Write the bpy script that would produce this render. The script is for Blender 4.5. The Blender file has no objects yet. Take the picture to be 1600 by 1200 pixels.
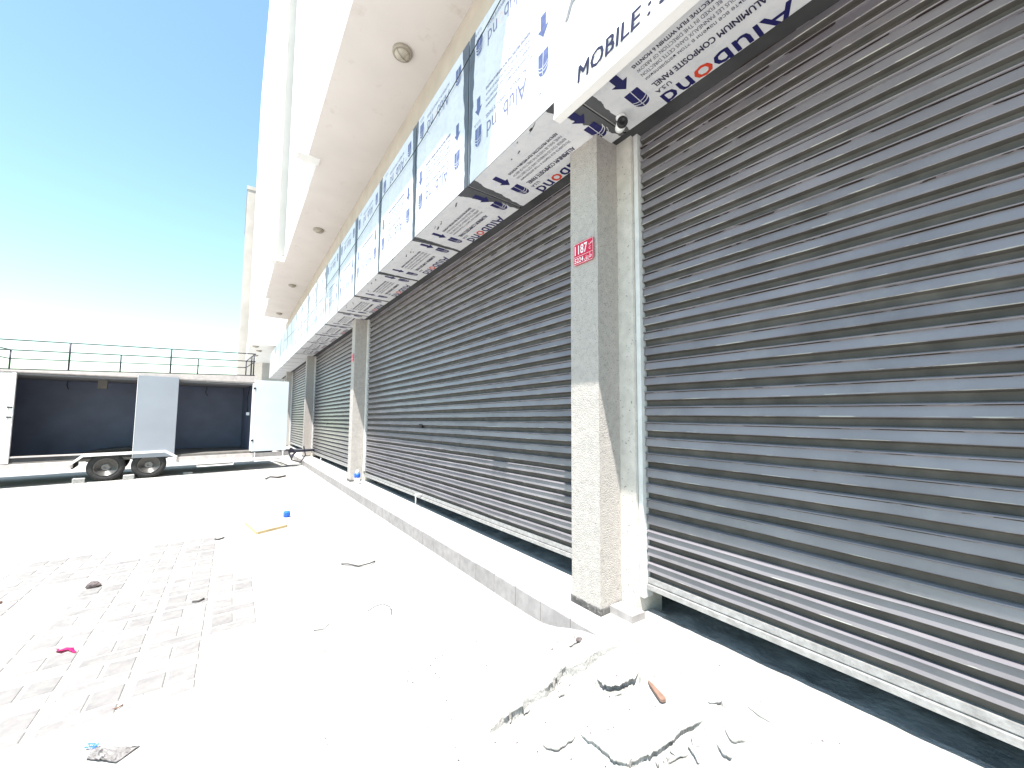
import bpy, bmesh, math, random
from mathutils import Vector, Matrix
from mathutils import noise as mnoise
S = bpy.context.scene
COL = S.collection
rnd = random.Random(7)

# ------------------------------------------------------------------ camera
PITCH, ROLL, YAW = math.radians(4.0), math.radians(0.4), math.radians(35.795)
fw = Vector((math.sin(YAW)*math.cos(PITCH), math.cos(YAW)*math.cos(PITCH), math.sin(PITCH)))
rt = Vector((math.cos(YAW), -math.sin(YAW), 0)); up = rt.cross(fw)
c_, s_ = math.cos(ROLL), math.sin(ROLL)
rt, up = rt*c_+up*s_, up*c_-rt*s_
cd = bpy.data.cameras.new('camera'); cam = bpy.data.objects.new('camera', cd); COL.objects.link(cam)
m = Matrix((rt, up, -fw)).transposed().to_4x4(); m.translation = Vector((0, 0, 1.5)); cam.matrix_world = m
cd.sensor_fit = 'HORIZONTAL'; cd.sensor_width = 36; cd.lens = 13.5; cd.shift_y = 5.07/1600
cd.clip_start = 0.02; cd.clip_end = 2000
S.camera = cam

# ------------------------------------------------------------------ light
SUN_TRAVEL = Vector((.286, .268, -1)).normalized()
SUN_EL = math.asin(-SUN_TRAVEL.z); SUN_AZ = math.atan2(-SUN_TRAVEL.x, -SUN_TRAVEL.y)
w = bpy.data.worlds.new('World'); S.world = w; w.use_nodes = True
nt = w.node_tree; nt.nodes.clear()
sky = nt.nodes.new('ShaderNodeTexSky'); sky.sky_type = 'NISHITA'; sky.sun_disc = False
sky.sun_elevation = SUN_EL; sky.sun_rotation = SUN_AZ
sky.air_density = 1.32; sky.dust_density = 0.3; sky.ozone_density = 0.0; sky.altitude = 0
bg = nt.nodes.new('ShaderNodeBackground'); bg.inputs['Strength'].default_value = 0.108
out = nt.nodes.new('ShaderNodeOutputWorld')
wb = nt.nodes.new('ShaderNodeMix'); wb.data_type = 'RGBA'; wb.blend_type = 'MULTIPLY'; wb.inputs['Factor'].default_value = 1; wb.inputs[7].default_value = (.95, 1.085, 1.0, 1)
nt.links.new(sky.outputs[0], wb.inputs[6]); nt.links.new(wb.outputs[2], bg.inputs[0]); nt.links.new(bg.outputs[0], out.inputs[0])
sl = bpy.data.lights.new('sun', 'SUN'); sl.energy = 5.0; sl.angle = math.radians(.53); sl.color = (1, .965, .91)
so = bpy.data.objects.new('sun', sl); COL.objects.link(so); so.location = (0, 0, 30)
so.rotation_euler = SUN_TRAVEL.to_track_quat('-Z', 'Y').to_euler()
S.view_settings.view_transform = 'Standard'; S.view_settings.look = 'None'
S.view_settings.exposure = 1.4; S.view_settings.gamma = 1
S.view_settings.use_curve_mapping = False
S.cycles.max_bounces = 8; S.cycles.diffuse_bounces = 5

# ------------------------------------------------------------------ materials
def mat(name, col, rough=.8, metal=0, var=.12, scale=6, bump=.0, bscale=60, col2=None, thr=(.45, .6), spec=.4, rnd_amt=0, detail=6):
    m = bpy.data.materials.new(name); m.use_nodes = True
    t = m.node_tree; b = t.nodes['Principled BSDF']
    b.inputs['Roughness'].default_value = rough; b.inputs['Metallic'].default_value = metal
    b.inputs['Specular IOR Level'].default_value = spec
    tc = t.nodes.new('ShaderNodeTexCoord')
    n = t.nodes.new('ShaderNodeTexNoise'); n.inputs['Scale'].default_value = scale; n.inputs['Detail'].default_value = detail
    t.links.new(tc.outputs['Object'], n.inputs['Vector'])
    if rnd_amt:
        oi0 = t.nodes.new('ShaderNodeObjectInfo'); av = t.nodes.new('ShaderNodeVectorMath'); av.operation = 'MULTIPLY_ADD'
        t.links.new(oi0.outputs['Location'], av.inputs[0]); av.inputs[1].default_value = (3.7, 3.1, 9.3); t.links.new(tc.outputs['Object'], av.inputs[2]); t.links.new(av.outputs[0], n.inputs['Vector'])
        src_vec = av.outputs[0]
    else: src_vec = tc.outputs['Object']
    r = t.nodes.new('ShaderNodeValToRGB')
    r.color_ramp.elements[0].position = .3; r.color_ramp.elements[1].position = .7
    r.color_ramp.elements[0].color = (*[c*(1-var) for c in col], 1)
    r.color_ramp.elements[1].color = (*[min(1, c*(1+var)) for c in col], 1)
    t.links.new(n.outputs['Fac'], r.inputs[0]); last = r.outputs[0]
    if col2:
        n2 = t.nodes.new('ShaderNodeTexNoise'); n2.inputs['Scale'].default_value = scale*2.7; n2.inputs['Detail'].default_value = 8
        n2.inputs['Roughness'].default_value = .65
        t.links.new(src_vec, n2.inputs['Vector'])
        r2 = t.nodes.new('ShaderNodeValToRGB'); r2.color_ramp.elements[0].position = thr[0]; r2.color_ramp.elements[1].position = thr[1]
        t.links.new(n2.outputs['Fac'], r2.inputs[0])
        mx = t.nodes.new('ShaderNodeMix'); mx.data_type = 'RGBA'
        t.links.new(r2.outputs[0], mx.inputs['Factor']); t.links.new(last, mx.inputs[6]); mx.inputs[7].default_value = (*col2, 1)
        last = mx.outputs[2]
    if rnd_amt:
        oi = t.nodes.new('ShaderNodeObjectInfo'); mr = t.nodes.new('ShaderNodeMapRange')
        mr.inputs[3].default_value = 1-rnd_amt; mr.inputs[4].default_value = 1+rnd_amt
        t.links.new(oi.outputs['Random'], mr.inputs[0])
        vm = t.nodes.new('ShaderNodeVectorMath'); vm.operation = 'SCALE'
        t.links.new(last, vm.inputs[0]); t.links.new(mr.outputs[0], vm.inputs['Scale']); last = vm.outputs[0]
    t.links.new(last, b.inputs['Base Color'])
    if bump:
        n3 = t.nodes.new('ShaderNodeTexNoise'); n3.inputs['Scale'].default_value = bscale; n3.inputs['Detail'].default_value = 5
        t.links.new(tc.outputs['Object'], n3.inputs['Vector'])
        bp = t.nodes.new('ShaderNodeBump'); bp.inputs['Strength'].default_value = bump; bp.inputs['Distance'].default_value = .01
        t.links.new(n3.outputs['Fac'], bp.inputs['Height']); t.links.new(bp.outputs[0], b.inputs['Normal'])
    return m

def speckle(m, scale, thr, col, stretch=None):
    """adds small dark pits to a material (their own colour, not shade)"""
    t = m.node_tree; b = t.nodes['Principled BSDF']; l = b.inputs['Base Color'].links[0]; src = l.from_socket
    tc = t.nodes.new('ShaderNodeTexCoord'); mp = t.nodes.new('ShaderNodeMapping')
    if stretch: mp.inputs['Scale'].default_value = stretch
    n = t.nodes.new('ShaderNodeTexNoise'); n.inputs['Scale'].default_value = scale; n.inputs['Detail'].default_value = 3
    t.links.new(tc.outputs['Object'], mp.inputs[0]); t.links.new(mp.outputs[0], n.inputs['Vector'])
    r = t.nodes.new('ShaderNodeValToRGB'); r.color_ramp.elements[0].position = thr; r.color_ramp.elements[1].position = thr+.05
    t.links.new(n.outputs['Fac'], r.inputs[0])
    mx = t.nodes.new('ShaderNodeMix'); mx.data_type = 'RGBA'
    t.links.new(r.outputs[0], mx.inputs['Factor']); t.links.new(src, mx.inputs[6]); mx.inputs[7].default_value = (*col, 1)
    t.links.new(mx.outputs[2], b.inputs['Base Color'])
    return m

M = {}
M['sand'] = mat('dusty_ground', (.35, .337, .32), .95, var=.10, scale=1.3, bump=.5, bscale=45, col2=(.40, .39, .37), thr=(.4, .7))
speckle(M['sand'], 75, .72, (.20, .18, .16))
M['paver'] = mat('paver', (.196, .185, .184), .9, var=.15, scale=7, bump=.15, bscale=90, col2=(.24, .23, .22), thr=(.40, .66), rnd_amt=.10)
M['concrete'] = mat('rubble_concrete', (.33, .32, .305), .95, var=.14, scale=5, bump=.8, bscale=50, col2=(.39, .38, .365), thr=(.45, .6))
speckle(M['concrete'], 55, .70, (.22, .2, .18))
M['tile'] = mat('kerb_tile', (.28, .26, .257), .55, var=.16, scale=14, bump=.15, rnd_amt=.07)
M['screed'] = mat('step_screed', (.44, .43, .41), .9, var=.08, scale=4, bump=.4, bscale=60)
M['plaster'] = mat('cream_plaster', (.71, .66, .63), .9, var=.04, scale=1.2, bump=.12, bscale=30, col2=(.60, .535, .49), thr=(.60, .76))
M['plaster_white'] = mat('white_render', (.80, .79, .77), .9, var=.04, scale=1.5, bump=.2, bscale=50)
M['beige_wall'] = mat('beige_wall', (.50, .44, .38), .9, var=.08, scale=3, bump=.2)
M['stucco'] = mat('speckled_stucco', (.42, .388, .362), .92, var=.09, scale=22, bump=.8, bscale=120, detail=8)
speckle(M['stucco'], 140, .62, (.13, .12, .11))
M['stucco_dirty'] = mat('stained_stucco', (.58, .545, .50), .92, var=.12, scale=12, bump=.7, bscale=110)
speckle(M['stucco_dirty'], 60, .66, (.17, .16, .15))
M['bitumen'] = mat('dark_base_band', (.075, .072, .07), .8, var=.5, scale=18, bump=.3, col2=(.22, .2, .19), thr=(.55, .62))
M['slat'] = mat('galvanised_slat', (.205, .190, .208), .30, metal=.12, var=.17, scale=2.2, bump=.05, bscale=14, rnd_amt=.07, spec=.5, col2=(.24, .228, .235), thr=(.5, .8))
M['groove'] = mat('slat_groove_dark', (.082, .074, .066), .7, metal=.1, var=.25, scale=9, rnd_amt=.1)  # darker, rougher tone for the recessed faces of each slat
M['rail'] = mat('aluminium_rail', (.33, .322, .318), .5, metal=.3, var=.2, scale=25, bump=.25, col2=(.27, .25, .23), thr=(.58, .68))
M['guide'] = mat('painted_guide', (.62, .62, .61), .5, var=.1, scale=10, bump=.1, col2=(.35, .3, .26), thr=(.68, .76))
M['dark'] = mat('dark_interior', (.05, .05, .052), .95, var=.3, scale=3)
M['threshold'] = mat('stained_threshold', (.46, .465, .45), .85, var=.4, scale=7, bump=.6, bscale=35, col2=(.55, .55, .52), thr=(.60, .68))
M['panel'] = mat('grey_composite_panel', (.115, .118, .125), .32, metal=.35, var=.08, scale=8)
M['film'] = mat('white_film', (.64, .64, .655), .40, var=.05, scale=5, bump=.55, bscale=7, spec=.5, col2=(.54, .555, .60), thr=(.50, .72))
M['navy'] = mat('navy_print', (.010, .010, .085), .5, var=.1)
M['ink'] = mat('dark_blue_print', (.022, .02, .055), .5, var=.1)
M['faded'] = mat('faded_print', (.16, .165, .29), .5, var=.2, scale=20)
M['faded2'] = mat('faded_navy_print', (.11, .13, .27), .5, var=.25, scale=20)
M['faded_red'] = mat('faded_red_print', (.76, .62, .60), .5, var=.1)
M['red'] = mat('red_print', (.55, .05, .02), .5, var=.1)
M['joint'] = mat('joint_flange', (.42, .42, .43), .35, metal=.5, var=.1)
M['signboard'] = mat('sign_sheet', (.80, .785, .76), .6, var=.04, scale=3)
M['grey_letter'] = mat('grey_lettering', (.23, .23, .25), .6, var=.3, scale=30)
M['plate_red'] = mat('plate_red', (.52, .008, .045), .35, var=.06)
M['white_paint'] = mat('white_paint', (.8, .8, .8), .5, var=.03)
M['black'] = mat('black_plastic', (.015, .015, .016), .35, var=.1)
M['black_steel'] = mat('black_steel', (.016, .018, .03), .55, metal=.1, var=.2)
M['lamp_body'] = mat('lamp_body', (.36, .32, .27), .5, var=.1)
M['lamp_glass'] = mat('lamp_glass', (.44, .40, .34), .25, var=.1)
M['t_white'] = mat('trailer_white', (.74, .735, .73), .45, var=.05, scale=3, col2=(.45, .42, .40), thr=(.66, .74), bump=.1, bscale=8)
M['t_pink'] = mat('trailer_chassis_paint', (.46, .415, .40), .6, var=.12, scale=8, col2=(.30, .26, .24), thr=(.6, .7))
M['t_scr'] = mat('scratched_side', (.62, .60, .59), .6, var=.1, scale=4, col2=(.30, .27, .26), thr=(.62, .66))
M['t_door'] = mat('trailer_door_skin', (.27, .29, .33), .35, metal=.2, var=.05, scale=1.5, bump=.35, bscale=1.6)
M['t_door2'] = mat('trailer_bright_door', (.50, .55, .60), .35, var=.05, scale=1.5, bump=.2, bscale=1.6)
M['t_in'] = mat('trailer_inside', (.10, .118, .180), .5, var=.15, scale=2, bump=.1, bscale=3)
M['t_floor'] = mat('trailer_floor', (.14, .13, .12), .8, var=.2)
M['tyre'] = mat('tyre_rubber', (.028, .027, .027), .85, var=.3, scale=20, bump=.2)
M['rim'] = mat('steel_rim', (.15, .145, .14), .35, metal=.7, var=.2, scale=30)
M['block'] = mat('concrete_block', (.33, .32, .31), .9, var=.2, scale=20, bump=.6)
M['card'] = mat('cardboard', (.46, .35, .20), .85, var=.15)
M['blue'] = mat('blue_plastic', (.02, .12, .60), .35, var=.1)
M['clear'] = mat('milky_plastic', (.62, .66, .70), .25, var=.1)
M['pink'] = mat('pink_wrapper', (.58, .03, .19), .4, var=.2)
M['wood'] = mat('splintered_wood', (.20, .12, .09), .8, var=.3, scale=20)
M['rock'] = mat('dark_lump', (.11, .09, .09), .9, var=.4, scale=30, bump=.8)
M['twig'] = mat('wire_and_twig', (.07, .065, .065), .8, var=.2)
M['paper'] = mat('crumpled_sheet', (.38, .36, .355), .8, var=.2, bump=.3, col2=(.10, .09, .10), thr=(.53, .60), scale=14)
M['far'] = mat('far_concrete', (.42, .39, .36), .9, var=.12, scale=.8, bump=.3, bscale=6)

# rust-chipped line under every slat lip: a second noise stretched along the slat
def chip_lines(m):
    t = m.node_tree; b = t.nodes['Principled BSDF']; src = b.inputs['Base Color'].links[0].from_socket
    tc = t.nodes.new('ShaderNodeTexCoord'); sp = t.nodes.new('ShaderNodeSeparateXYZ'); t.links.new(tc.outputs['Object'], sp.inputs[0])
    oi = t.nodes.new('ShaderNodeObjectInfo')
    ad = t.nodes.new('ShaderNodeVectorMath'); ad.operation = 'ADD'; t.links.new(tc.outputs['Object'], ad.inputs[0]); t.links.new(oi.outputs['Location'], ad.inputs[1])
    mp = t.nodes.new('ShaderNodeMapping'); mp.inputs['Scale'].default_value = (1, 3.5, 60); t.links.new(ad.outputs[0], mp.inputs[0])
    n = t.nodes.new('ShaderNodeTexNoise'); n.inputs['Scale'].default_value = 1.6; n.inputs['Detail'].default_value = 7; t.links.new(mp.outputs[0], n.inputs['Vector'])
    # band 1: z in [-.0075,-.0035] (top lip)
    def band(lo, hi):
        g = t.nodes.new('ShaderNodeMath'); g.operation = 'GREATER_THAN'; t.links.new(sp.outputs['Z'], g.inputs[0]); g.inputs[1].default_value = lo
        l = t.nodes.new('ShaderNodeMath'); l.operation = 'LESS_THAN'; t.links.new(sp.outputs['Z'], l.inputs[0]); l.inputs[1].default_value = hi
        mu = t.nodes.new('ShaderNodeMath'); mu.operation = 'MULTIPLY'; t.links.new(g.outputs[0], mu.inputs[0]); t.links.new(l.outputs[0], mu.inputs[1]); return mu
    def over(src, band_node, thr, col):
        gt = t.nodes.new('ShaderNodeMath'); gt.operation = 'GREATER_THAN'; gt.inputs[1].default_value = thr; t.links.new(n.outputs['Fac'], gt.inputs[0])
        mu = t.nodes.new('ShaderNodeMath'); mu.operation = 'MULTIPLY'; t.links.new(gt.outputs[0], mu.inputs[0]); t.links.new(band_node.outputs[0], mu.inputs[1])
        mx = t.nodes.new('ShaderNodeMix'); mx.data_type = 'RGBA'; t.links.new(mu.outputs[0], mx.inputs['Factor']); t.links.new(src, mx.inputs[6]); mx.inputs[7].default_value = (*col, 1)
        return mx.outputs[2]
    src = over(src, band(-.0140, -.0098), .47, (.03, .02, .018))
    src = over(src, band(-.0635, -.0575), .56, (.40, .39, .36))
    t.links.new(src, b.inputs['Base Color'])
chip_lines(M['slat'])

# ------------------------------------------------------------------ helpers
def mesh_obj(name, verts, faces, m, parent=None, smooth=False):
    me = bpy.data.meshes.new(name); me.from_pydata([tuple(v) for v in verts], [], faces); me.update()
    return link(name, me, m, parent, smooth)
def link(name, me, m=None, parent=None, smooth=False):
    o = bpy.data.objects.new(name, me); COL.objects.link(o)
    if m is not None:
        me.materials.clear(); me.materials.append(m)
    if parent: o.parent = parent
    if smooth:
        for p in me.polygons: p.use_smooth = True
    return o
def empty(name, loc=(0, 0, 0), rz=0):
    o = bpy.data.objects.new(name, None); COL.objects.link(o); o.location = loc; o.rotation_euler = (0, 0, rz); o.empty_display_size = .2
    return o
def tag(o, label=None, cat=None, group=None, kind=None):
    if label: o['label'] = label
    if cat: o['category'] = cat
    if group: o['group'] = group
    if kind: o['kind'] = kind
    return o
def bm_box(bm, lo, hi, bev=0):
    r = bmesh.ops.create_cube(bm, size=1); vs = r['verts']
    for v in vs:
        v.co = Vector([lo[i] + (v.co[i]+.5)*(hi[i]-lo[i]) for i in range(3)])
    if bev:
        es = list({e for v in vs for e in v.link_edges})
        bmesh.ops.bevel(bm, geom=es, offset=bev, segments=2, affect='EDGES', profile=.5)
def bm_obj(name, bm, m, parent=None, smooth=False):
    me = bpy.data.meshes.new(name); bmesh.ops.recalc_face_normals(bm, faces=bm.faces[:]); bm.to_mesh(me); bm.free()
    return link(name, me, m, parent, smooth)
def box(name, lo, hi, m, parent=None, bev=0):
    bm = bmesh.new(); bm_box(bm, lo, hi, bev); return bm_obj(name, bm, m, parent)
def tube_bm(bm, pts, r, n=6, cap=True):
    rings = []
    for i, p in enumerate(pts):
        p = Vector(p); a = Vector(pts[max(0, i-1)]); b = Vector(pts[min(len(pts)-1, i+1)]); d = (b-a).normalized()
        x = d.cross(Vector((0, 0, 1)));
        if x.length < .01: x = Vector((1, 0, 0))
        x.normalize(); y = d.cross(x)
        rings.append([bm.verts.new(p + (x*math.cos(2*math.pi*k/n)+y*math.sin(2*math.pi*k/n))*r) for k in range(n)])
    for i in range(len(rings)-1):
        for k in range(n):
            bm.faces.new((rings[i][k], rings[i][(k+1) % n], rings[i+1][(k+1) % n], rings[i+1][k]))
    if cap: bm.faces.new(rings[0]); bm.faces.new(rings[-1][::-1])
def tube(name, pts, r, m, parent=None, n=6):
    bm = bmesh.new(); tube_bm(bm, pts, r, n); return bm_obj(name, bm, m, parent, True)
def prism(name, pts, axis, lo, hi, m, parent=None):
    """polygon pts (2-D) extruded along axis"""
    def P(a, b, c): return {'x': (c, a, b), 'y': (a, c, b), 'z': (a, b, c)}[axis]
    n = len(pts); v = [P(a, b, lo) for a, b in pts]+[P(a, b, hi) for a, b in pts]
    bm = bmesh.new(); bv = [bm.verts.new(q) for q in v]
    bm.faces.new(bv[:n]); bm.faces.new(bv[n:][::-1])
    for i in range(n): bm.faces.new((bv[i], bv[(i+1) % n], bv[n+(i+1) % n], bv[n+i]))
    return bm_obj(name, bm, m, parent)
def lathe_bm(bm, prof, axis_pt, ax, n=24):
    ax = Vector(ax).normalized(); x = ax.cross(Vector((0, 0, 1)));
    if x.length < .01: x = Vector((1, 0, 0))
    x.normalize(); y = ax.cross(x); P0 = Vector(axis_pt); rings = []
    for r, h in prof:
        rings.append([bm.verts.new(P0+ax*h+(x*math.cos(2*math.pi*k/n)+y*math.sin(2*math.pi*k/n))*max(r, 1e-4)) for k in range(n)])
    for i in range(len(rings)-1):
        for k in range(n): bm.faces.new((rings[i][k], rings[i][(k+1) % n], rings[i+1][(k+1) % n], rings[i+1][k]))
    bm.faces.new(rings[0]); bm.faces.new(rings[-1][::-1])
def gz(y): return -.016*(min(y, 40)-2)
def ss(a, b, x):
    t = min(1, max(0, (x-a)/(b-a))); return t*t*(3-2*t)
def H(x, y):
    b = gz(y)
    if y < 2.6 and x > .5: b += .150*ss(1.0, 1.95, x)*ss(2.3, 1.62, y)
    return b
_tc = {}
def text_mesh(s, size, bold=0, red=(), space=1.0, shear=0):
    key = (s, size, bold, tuple(red), space, shear)
    if key in _tc: return _tc[key]
    cu = bpy.data.curves.new('lettering', 'FONT'); cu.body = s; cu.size = size; cu.resolution_u = 2; cu.offset = bold; cu.space_character = space; cu.shear = shear
    cu.materials.append(M['navy']); cu.materials.append(M['red'])
    for i in red: cu.body_format[i].material_index = 1
    o = bpy.data.objects.new('lettering', cu); COL.objects.link(o)
    dg = bpy.context.evaluated_depsgraph_get(); dg.update()
    me = bpy.data.meshes.new_from_object(o.evaluated_get(dg)); bpy.data.objects.remove(o)
    xs = [v.co.x for v in me.vertices]
    _tc[key] = (me, min(xs), max(xs)); return _tc[key]
def add_text(bm, s, size, origin, r, u, midx, redidx=0, bold=0, red=(), length=None, space=1.0, shear=0, strike=0):
    """stamps lettering: origin = start of baseline, r = reading direction, u = up; length scales it to fit"""
    me, x0, x1 = text_mesh(s, size, bold, red, space, shear)
    o, r, u = Vector(origin), Vector(r), Vector(u); k = (length/(x1-x0)) if length else 1
    if strike:
        nn = r.cross(u)*.00025
        for q, (sx, sy) in enumerate(((1, 0), (0, 1), (1, 1), (.5, .5))):
            add_text(bm, s, size, o+r*strike*sx+u*strike*sy*.6+nn*(q+1), r, u, midx, redidx, bold, red, length, space, shear)
    vs = [bm.verts.new(o + r*((v.co.x-x0)*k) + u*v.co.y) for v in me.vertices]
    for p in me.polygons:
        try: f = bm.faces.new([vs[i] for i in p.vertices])
        except ValueError: continue
        f.material_index = redidx if p.material_index == 1 else midx
def poly(bm, pts, o, r, u, midx):
    o, r, u = Vector(o), Vector(r), Vector(u)
    f = bm.faces.new([bm.verts.new(o+r*a+u*b) for a, b in pts]); f.material_index = midx; return f
def raw_bm(name, bm, mats, parent):
    me = bpy.data.meshes.new(name); bm.to_mesh(me); bm.free()
    for q in mats: me.materials.append(q)
    o = bpy.data.objects.new(name, me); COL.objects.link(o); o.parent = parent
    return o

# ------------------------------------------------------------------ ground
xs = [-400, -60, -20, -6, -2, .6, 2.6, 60, 400]; ys = [-400, -60, -12, -3, 2.6, 6, 12, 20, 40, 400]
vs = [(x, y, gz(y)) for y in ys for x in xs]; nx = len(xs)
fs = [(j*nx+i, j*nx+i+1, (j+1)*nx+i+1, (j+1)*nx+i) for j in range(len(ys)-1) for i in range(nx-1)
      if not (xs[i] == .6 and ys[j] == -3)]
ground = mesh_obj('ground', vs, fs, M['sand']); tag(ground, kind='structure')

# broken concrete apron with cracks between camera and the shutters
crackL = [(1.95, 1.50), (1.782, 1.569), (1.658, 1.577), (1.557, 1.601), (1.552, 1.636), (1.388, 1.618), (1.327, 1.639), (1.254, 1.636), (1.192, 1.645), (1.111, 1.628), (.957, 1.58)]
cracks = [  # points, lip width, drop on the near side
    ([(1.353, 1.33), (1.361, 1.24), (1.366, 1.139), (1.385, 1.072)], .010, .032),
    ([(1.375, 1.085), (1.385, 1.072), (1.465, 1.052), (1.564, 1.026), (1.652, 1.013), (1.706, .976), (1.761, .962)], .015, .045),
    ([(1.199, 1.41), (1.236, 1.345), (1.328, 1.325)], .008, .022), ([(1.627, .961), (1.60, .92), (1.575, .886)], .010, .028),
    ([(1.789, .892), (1.743, .837), (1.78, .791)], .006, .016), ([(1.69, .875), (1.68, .84), (1.677, .80)], .011, .028),
    ([(1.976, .88), (1.96, .82), (1.957, .762)], .004, .010), ([(1.479, 1.02), (1.47, 1.0), (1.46, .96)], .008, .022),
    ([(1.522, 1.0), (1.508, .976), (1.556, .957), (1.60, .945)], .008, .022),
    ([(1.625, 1.47), (1.655, 1.41), (1.72, 1.355), (1.80, 1.327)], .034, .060), ([(1.86, 1.0), (1.885, .97), (1.91, .95)], .011, .028),
    ([(1.435, 1.565), (1.45, 1.553), (1.46, 1.54)], .008, .018), ([(1.59, 1.36), (1.62, 1.335), (1.65, 1.32)], .009, .020), ([(1.69, 1.745), (1.73, 1.735), (1.77, 1.73)], .010, .020),
    ([(1.2, .9), (1.25, .8), (1.22, .75)], .007, .02), ([(1.30, 1.62), (1.22, 1.635), (1.14, 1.63)], .010, .022), ([(1.56, 1.63), (1.45, 1.62), (1.39, 1.615)], .008, .012)]
def segd(px, py, pts):
    best = (9, 0, 0, 0); m = len(pts)-1
    for k, ((ax, ay), (bx, by)) in enumerate(zip(pts, pts[1:])):
        dx, dy = bx-ax, by-ay; t = max(0, min(1, ((px-ax)*dx+(py-ay)*dy)/(dx*dx+dy*dy+1e-9)))
        qx, qy = ax+dx*t, ay+dy*t; d = math.hypot(px-qx, py-qy)
        if d < best[0]: best = (d, qx, qy, (k+t)/m)
    return best
def lineY(x):
    if x >= crackL[0][0]: return None
    for (ax, ay), (bx, by) in zip(crackL, crackL[1:]):
        if bx <= x <= ax: return ay+(by-ay)*((x-ax)/(bx-ax) if ax != bx else 0)
    return None
def warp(x, y):
    n1 = mnoise.noise(Vector((x*9, y*9, 0))); n2 = mnoise.noise(Vector((x*40, y*40, 3)))
    return x+.010*n2+.016*n1, y+.010*mnoise.noise(Vector((x*38, y*38, 9)))+.012*n1
def apron_h(x, y):
    n1 = mnoise.noise(Vector((x*9, y*9, 0))); n2 = mnoise.noise(Vector((x*40, y*40, 3))); n3 = mnoise.noise(Vector((x*2.3, y*2.3, 8)))
    h = H(x, y)+.004*n1+.0016*n2+.006*n3*ss(.6, .9, x)
    wx, wy = warp(x, y)
    L = lineY(wx)
    if L is not None:
        fade = ss(.95, 1.25, wx)*ss(1.95, 1.7, wx)
        if wy < L:
            h -= .042*fade*math.exp(-(L-wy)/.22)
        else: h += .004*fade
    if .9 < x < 2.1 and .3 < y < 1.9:
        for pts, lip, dp in cracks:
            d, qx, qy, tt = segd(wx, wy, pts)
            if d < .10 and ((wx-qx)*(-qx)+(wy-qy)*(-qy) >= 0 or d < .004):
                h -= .62*dp*(1-ss(.0, .10 if dp > .03 else .05, d))*ss(0, .12, tt)*ss(1, .88, tt)
    # edges meet the surrounding ground sheet
    e = min(ss(.6, .68, x), ss(2.6, 2.5, y), ss(-3, -2.8, y))
    return gz(y)+.0005+(h-gz(y))*e
ax0, ax1 = .6, 2.40
gx = []; x = ax0
while x < ax1-1e-6: gx.append(x); x += .0042 if 1.12 < x < 2.06 else .03
gx.append(ax1)
gy = []; y = -3.0
while y < 2.6-1e-6: gy.append(y); y += (.0042 if .74 < y < 1.76 else .04)
gy.append(2.6)
vs = [(x, y, apron_h(x, y)) for y in gy for x in gx]; n = len(gx)
fs = [(j*n+i, j*n+i+1, (j+1)*n+i+1, (j+1)*n+i) for j in range(len(gy)-1) for i in range(n-1)]
apron = mesh_obj('concrete_apron', vs, fs, M['concrete']); tag(apron, kind='structure')
# overhanging broken edges along the cracks
for pts, lip, dp in cracks:
    P = []
    for (ax, ay), (bx, by) in zip(pts, pts[1:]):
        k = max(2, int(math.hypot(bx-ax, by-ay)/.006))
        for q in range(k): P.append((ax+(bx-ax)*q/k, ay+(by-ay)*q/k))
    P.append(pts[-1]); bm = bmesh.new(); prev = None
    for q, (px, py) in enumerate(P):
        t = q/(len(P)-1); env = min(1, ss(-.02, .2, t), ss(1.02, .8, t))
        ux, uy = px, py
        for _ in range(3):
            a_, b_ = warp(ux, uy); ux += px-a_; uy += py-b_
        L_ = math.hypot(ux, uy); dx, dy = -ux/L_, -uy/L_
        w_ = lip*1.35*env*(.55+.9*abs(mnoise.noise(Vector((px*55, py*55, 2)))))
        fx_, fy_ = ux-dx*.012, uy-dy*.012
        zt = apron_h(fx_, fy_)+.0012; zn = zt+.001
        row = [bm.verts.new((fx_, fy_, zt-.004)), bm.verts.new((ux-dx*.004, uy-dy*.004, zt+.0012)), bm.verts.new((ux+dx*w_, uy+dy*w_, zn)), bm.verts.new((ux+dx*w_*.9, uy+dy*w_*.9, zn-.005)), bm.verts.new((ux-dx*.004, uy-dy*.004, zn-.016))]
        if prev:
            for e_ in range(4): bm.faces.new((prev[e_], row[e_], row[e_+1], prev[e_+1]))
        prev = row
    bm_obj('broken_edge', bm, M['concrete'], apron)
mesh_obj('ground_strip', [(2.40, -3, gz(-3)), (2.6, -3, gz(-3)), (2.6, 2.6, gz(2.6)), (2.40, 2.6, gz(2.6))], [(0, 1, 2, 3)], M['sand'])
tag(bpy.data.objects['ground_strip'], kind='structure')

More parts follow.
